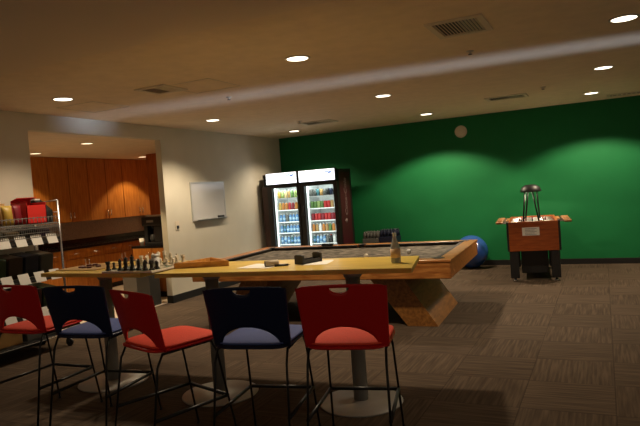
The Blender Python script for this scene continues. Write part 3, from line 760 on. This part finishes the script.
RA = cooler(-5.39, -4.575, -5.29, 'right glass-door drinks cooler with lit white sign and maroon side', True, .02)
# maroon side graphic on the right cooler
t = RA[0]; w_ = -4.575 + 5.39
sp = MB().box((w_ + .0005, .10, .1), (w_ + .005, FY1 - FY0 - .1, FH - .06)).build('side_panel', 'maroon', t)
text_mesh('Coca-Cola', .17, 'script', 'script_lettering', sp, (w_ + .0065, .36, 1.48), (PI / 2, -PI / 2, PI / 2))
MB().lathe([(.05, 0), (.05, .002), (0, .002)], n=18).build('round_mark', 'script', sp, (w_ + .0055, .33, 1.02)).rotation_euler = (0, PI / 2, 0)

BOT = {}
def drink(kind, c):
    key = (kind, c)
    if key in BOT: return BOT[key]
    if kind == 'can': mb = MB().lathe([(.026, 0), (.033, .006), (.033, .13), (.027, .142), (.025, .141), (0, .14)], n=12); mats = [PK[c]]
    else:
        mb = MB().lathe([(.028, 0), (.031, .006), (.031, .11), (.026, .13), (.014, .152)], n=12).lathe([(.015, .152), (.015, .168), (0, .168)], n=10, mi=1); mats = [PK[c], PK['white'] if c != 'black' else PK['red']]
        if c in ('blue', 'pale', 'teal'):
            mb.lathe([(.0314, .04), (.0316, .04), (.0316, .09), (.0314, .09)], n=12, mi=2); mats.append(PK['pale'] if c == 'blue' else PK['blue'])
    me = mb.build('tmp', mats); BOT[key] = me.data; bpy.data.objects.remove(me); return BOT[key]
SW = ['topmost', 'second', 'third', 'fourth', 'fifth', 'lowest']
rowsL = ['yellow lime sand tan green lime white', 'yellow orange orange red crimson orange lime', 'blue blue grey blue blue blue pale', 'blue teal blue blue blue blue pale', 'blue pale blue teal blue blue pale', 'blue blue pale blue blue blue pale']
rowsR = ['grey grey teal tan grey black navy black', 'green green lime green red red tan white', 'crimson red red crimson red red crimson red', 'orange tan white orange tan green orange white', 'teal blue pale blue grey black white black', 'grey pale white grey pale white grey pale']
for (t, a, b, SZ), rows, who in ((LA, rowsL, 'left cooler'), (RA, rowsR, 'right cooler')):
    for si, row in enumerate(rows):
        z = SZ[5 - si]; cs = row.split(); n = len(cs)
        kind = 'can' if (who == 'right cooler' and si in (0, 1, 2)) else 'bottle'
        step = (b - a - .12) / (n - 1)
        for i, c in enumerate(cs):
            o = bpy.data.objects.new('drink_' + kind, drink(kind, c)); C.objects.link(o)
            o.location = (a + .06 + i * step, FY0 + .20, z + .0045)
            tag(o, '%s drink %s on the %s shelf of the %s, %s from the left' % ({'sand': 'cream', 'pale': 'pale blue'}.get(c, c), kind, SW[si], who, nth(i)), kind, 'drinks on the %s shelf of the %s' % (SW[si], who))

# drink cases behind the pool table, against the green wall
def case(x, y_, z, sx, sy, sz, m, label, cap):
    t = thing('drinks_case', label, 'drinks case', (x, y_, z), 0, 'drinks cases by the green wall')
    MB().box((-sx, -sy, 0), (sx, sy, sz * .45), .01).build('tray', PK[m], t)
    m2 = MB(); nx = 5
    for i in range(nx):
        for j in range(3):
            m2.lathe([(sx / nx * .92, sz * .45), (sx / nx * .92, sz * .8), (.014, sz * .95), (.014, sz)], (-sx + sx * 2 * (i + .5) / nx, -sy + sy * 2 * (j + .5) / 3, 0), 8)
    m2.build('bottles', PK[cap], t)
for lv in range(3):
    w_ = ['bottom', 'middle', 'top'][lv]
    case(-4.22, 11.2, .001 + lv * .252, .17, .15, .25, 'grey', 'grey drinks case, %s of the stack right of the coolers' % w_, 'grey')
    case(-3.86, 11.2, .001 + lv * .262, .18, .15, .26, 'navy', 'navy drinks case, %s of the left navy stack by the green wall' % w_, 'navy')
    if lv < 2: case(-3.49, 11.2, .001 + lv * .262, .17, .15, .26, 'navy', 'navy drinks case, %s of the right navy stack by the green wall' % w_, 'navy')

# exercise ball
o = MB().sphere((0, 0, 0), .305, 40, 24)
for v_ in o.bm.verts: pass
t = o.build('exercise_ball', 'ball', None, (-2.27, 11.13, .3055)); tag(t, 'big shiny blue exercise ball on floor behind the pool table corner', 'exercise ball')

# ------------------------------------------------------------------ foosball table
FT = thing('foosball_table', 'cherry foosball table on black legs against the green wall', 'foosball table', (-1.08, 10.30, 0), D2(6))
fx, fy, fz0, fz1 = .36, .70, .47, .925
for s_ in (-1, 1):
    MB().box((s_ * fx - (.03 if s_ > 0 else 0), -fy + .03, fz0), (s_ * fx + (0 if s_ > 0 else .03), fy - .03, fz1), .006).build('side_panel', 'foos', FT)
    MB().box((-fx, s_ * fy - (.03 if s_ > 0 else 0), fz0), (fx, s_ * fy + (0 if s_ > 0 else .03), fz1), .006).build('end_panel', 'foos', FT)
MB().box((-fx + .031, -fy + .031, fz0 + .0), (fx - .031, fy - .031, fz1 - .055)).build('playfield', 'playfield', FT)
for sx_ in (-1, 1):
    MB().box((sx_ * (fx + .002), -fy - .004, fz0), (sx_ * (fx + .03), -fy + .05, fz1), .004).build('corner_post', 'black', FT)
    for sy_ in (-1, 1):
        x0 = sx_ * (fx - .06); y0 = sy_ * (fy - .07)
        l_ = MB().box((x0 - .065, y0 - .06, .05), (x0 + .065, y0 + .06, fz0 - .001), .008).build('leg', 'black', FT)
        MB().lathe([(.03, 0), (.035, .012), (.02, .02), (.02, .05)], (x0, y0, 0), 14).build('leveller', 'chrome', l_)
MB().box((-.20, -fy + .2, .1), (.20, fy - .15, fz0 - .001), .01).build('storage_box', 'black', FT)
for k in range(8):
    yy = -fy + .12 + k * (2 * fy - .24) / 7; s_ = 1 if k % 2 == 0 else -1
    rd = MB().tube([(-s_ * (fx + .08), yy, fz1 - .022), (s_ * (fx + .09), yy, fz1 - .022)], .007, 8).build('rod', 'chrome', FT)
    MB().tube([(s_ * (fx + .09), yy, fz1 - .022), (s_ * (fx + .20), yy, fz1 - .022)], [.017, .019], 8).build('grip', 'foosh', rd)
    n = [1, 2, 3, 5, 5, 3, 2, 1][k]
    for i in range(n):
        xx = (i - (n - 1) / 2) * .5 / max(n, 2)
        MB().box((xx - .012, yy - .008, fz1 - .05), (xx + .012, yy + .008, fz1 - .010), .003).sphere((xx, yy, fz1 - .002), .011, 8, 6).build('player', PK['crimson'] if k % 2 else 'black', rd)
for s_ in (-1, 1):
    MB().box((s_ * (fx + .001), -.25, fz1 - .02), (s_ * (fx + .05), .35, fz1 - .004), .004).build('drink_ledge', 'foosh', FT)
sg = MB().box((-.13, -.003, -.06), (.12, 0, .065)).build('paper_sign', 'paper', FT, (-.03, -fy - .001, .77)); tag(sg, 'white paper notice')
ln = MB()
for k in range(5): ln.box((-.09, -.0042, .04 - k * .022), (.08 - .03 * (k % 2), -.0031, .047 - k * .022))
ln.build('print_lines', 'ink', sg)
LX, LY, LZ = .0, -.10, fz1 + .44
t = MB().lathe([(.165, LZ), (.162, LZ + .02), (.14, LZ + .075), (.085, LZ + .11), (0, LZ + .12), (0, LZ + .105), (.075, LZ + .098), (.12, LZ + .068), (.143, LZ + .02), (.146, LZ)], (LX, LY, 0), 28).build('lamp_shade', 'black', FT)
tag(t, 'black dome lamp shade on splayed rods')
MB().lathe([(.045, .098), (.05, .07), (.035, .035), (0, .03)], (LX, LY, LZ), 20).build('bulb', 'lens', t)
for a, b in (((-.14, -.47), (-.09, -.10)), ((.10, -.47), (.02, -.10)), ((-.11, .36), (-.04, .06)), ((.12, .36), (.09, .06))):
    MB().tube([(a[0], a[1], fz1 - .055), (LX + b[0], LY + b[1], LZ + .02)], .013, 8).build('support_rod', 'rodblack', t)
l = bpy.data.lights.new('foosball_lamp', 'SPOT'); l.energy = 80; l.color = (1, .86, .6); l.spot_size = D2(165); l.spot_blend = .1; l.shadow_soft_size = .04
lo = bpy.data.objects.new('foosball_lamp', l); C.objects.link(lo); lo.parent = t; lo.location = (LX, LY, LZ + .015)

# ------------------------------------------------------------------ added off-frame area lamp that throws the ceiling streak
a = bpy.data.lights.new('streak_lamp', 'AREA'); a.shape = 'RECTANGLE'; a.size = .5; a.size_y = 1.45; a.energy = 2.7; a.color = (.62, .74, 1); a.spread = D2(6)
ao = bpy.data.objects.new('streak_lamp', a); C.objects.link(ao)
ao.location = (XR + .02, 6.8, 1.36)
dv = Vector((-1, -.065, .2)).normalized()
ao.rotation_euler = dv.to_track_quat('-Z', 'Y').to_euler()
wd = bpy.data.worlds.new('World'); S.world = wd; wd.use_nodes = True
wd.node_tree.nodes['Background'].inputs[0].default_value = (1, .80, .58, 1); wd.node_tree.nodes['Background'].inputs[1].default_value = .22

# ------------------------------------------------------------------ camera
yaw, pitch, roll, fl = .445828123, -.034067624, -.0731295463, 596.134417
cy_, sy_ = math.cos(yaw), math.sin(yaw)
fw = Vector((-sy_ * math.cos(pitch), cy_ * math.cos(pitch), math.sin(pitch))); r_ = Vector((cy_, sy_, 0)); u_ = r_.cross(fw)
R2 = math.cos(roll) * r_ + math.sin(roll) * u_; U2 = -math.sin(roll) * r_ + math.cos(roll) * u_
cam = bpy.data.cameras.new('Camera'); co = bpy.data.objects.new('Camera', cam); C.objects.link(co)
mw = Matrix((R2, U2, -fw)).transposed().to_4x4(); mw.translation = Vector((0, 0, 1.60)); co.matrix_world = mw
cam.sensor_fit = 'HORIZONTAL'; cam.sensor_width = 36; cam.lens = fl * 36 / 640; cam.clip_start = .05
S.camera = co
vs = S.view_settings; vs.view_transform = 'Standard'; vs.look = 'None'; vs.gamma = 1; vs.use_curve_mapping = False; vs.exposure = 0
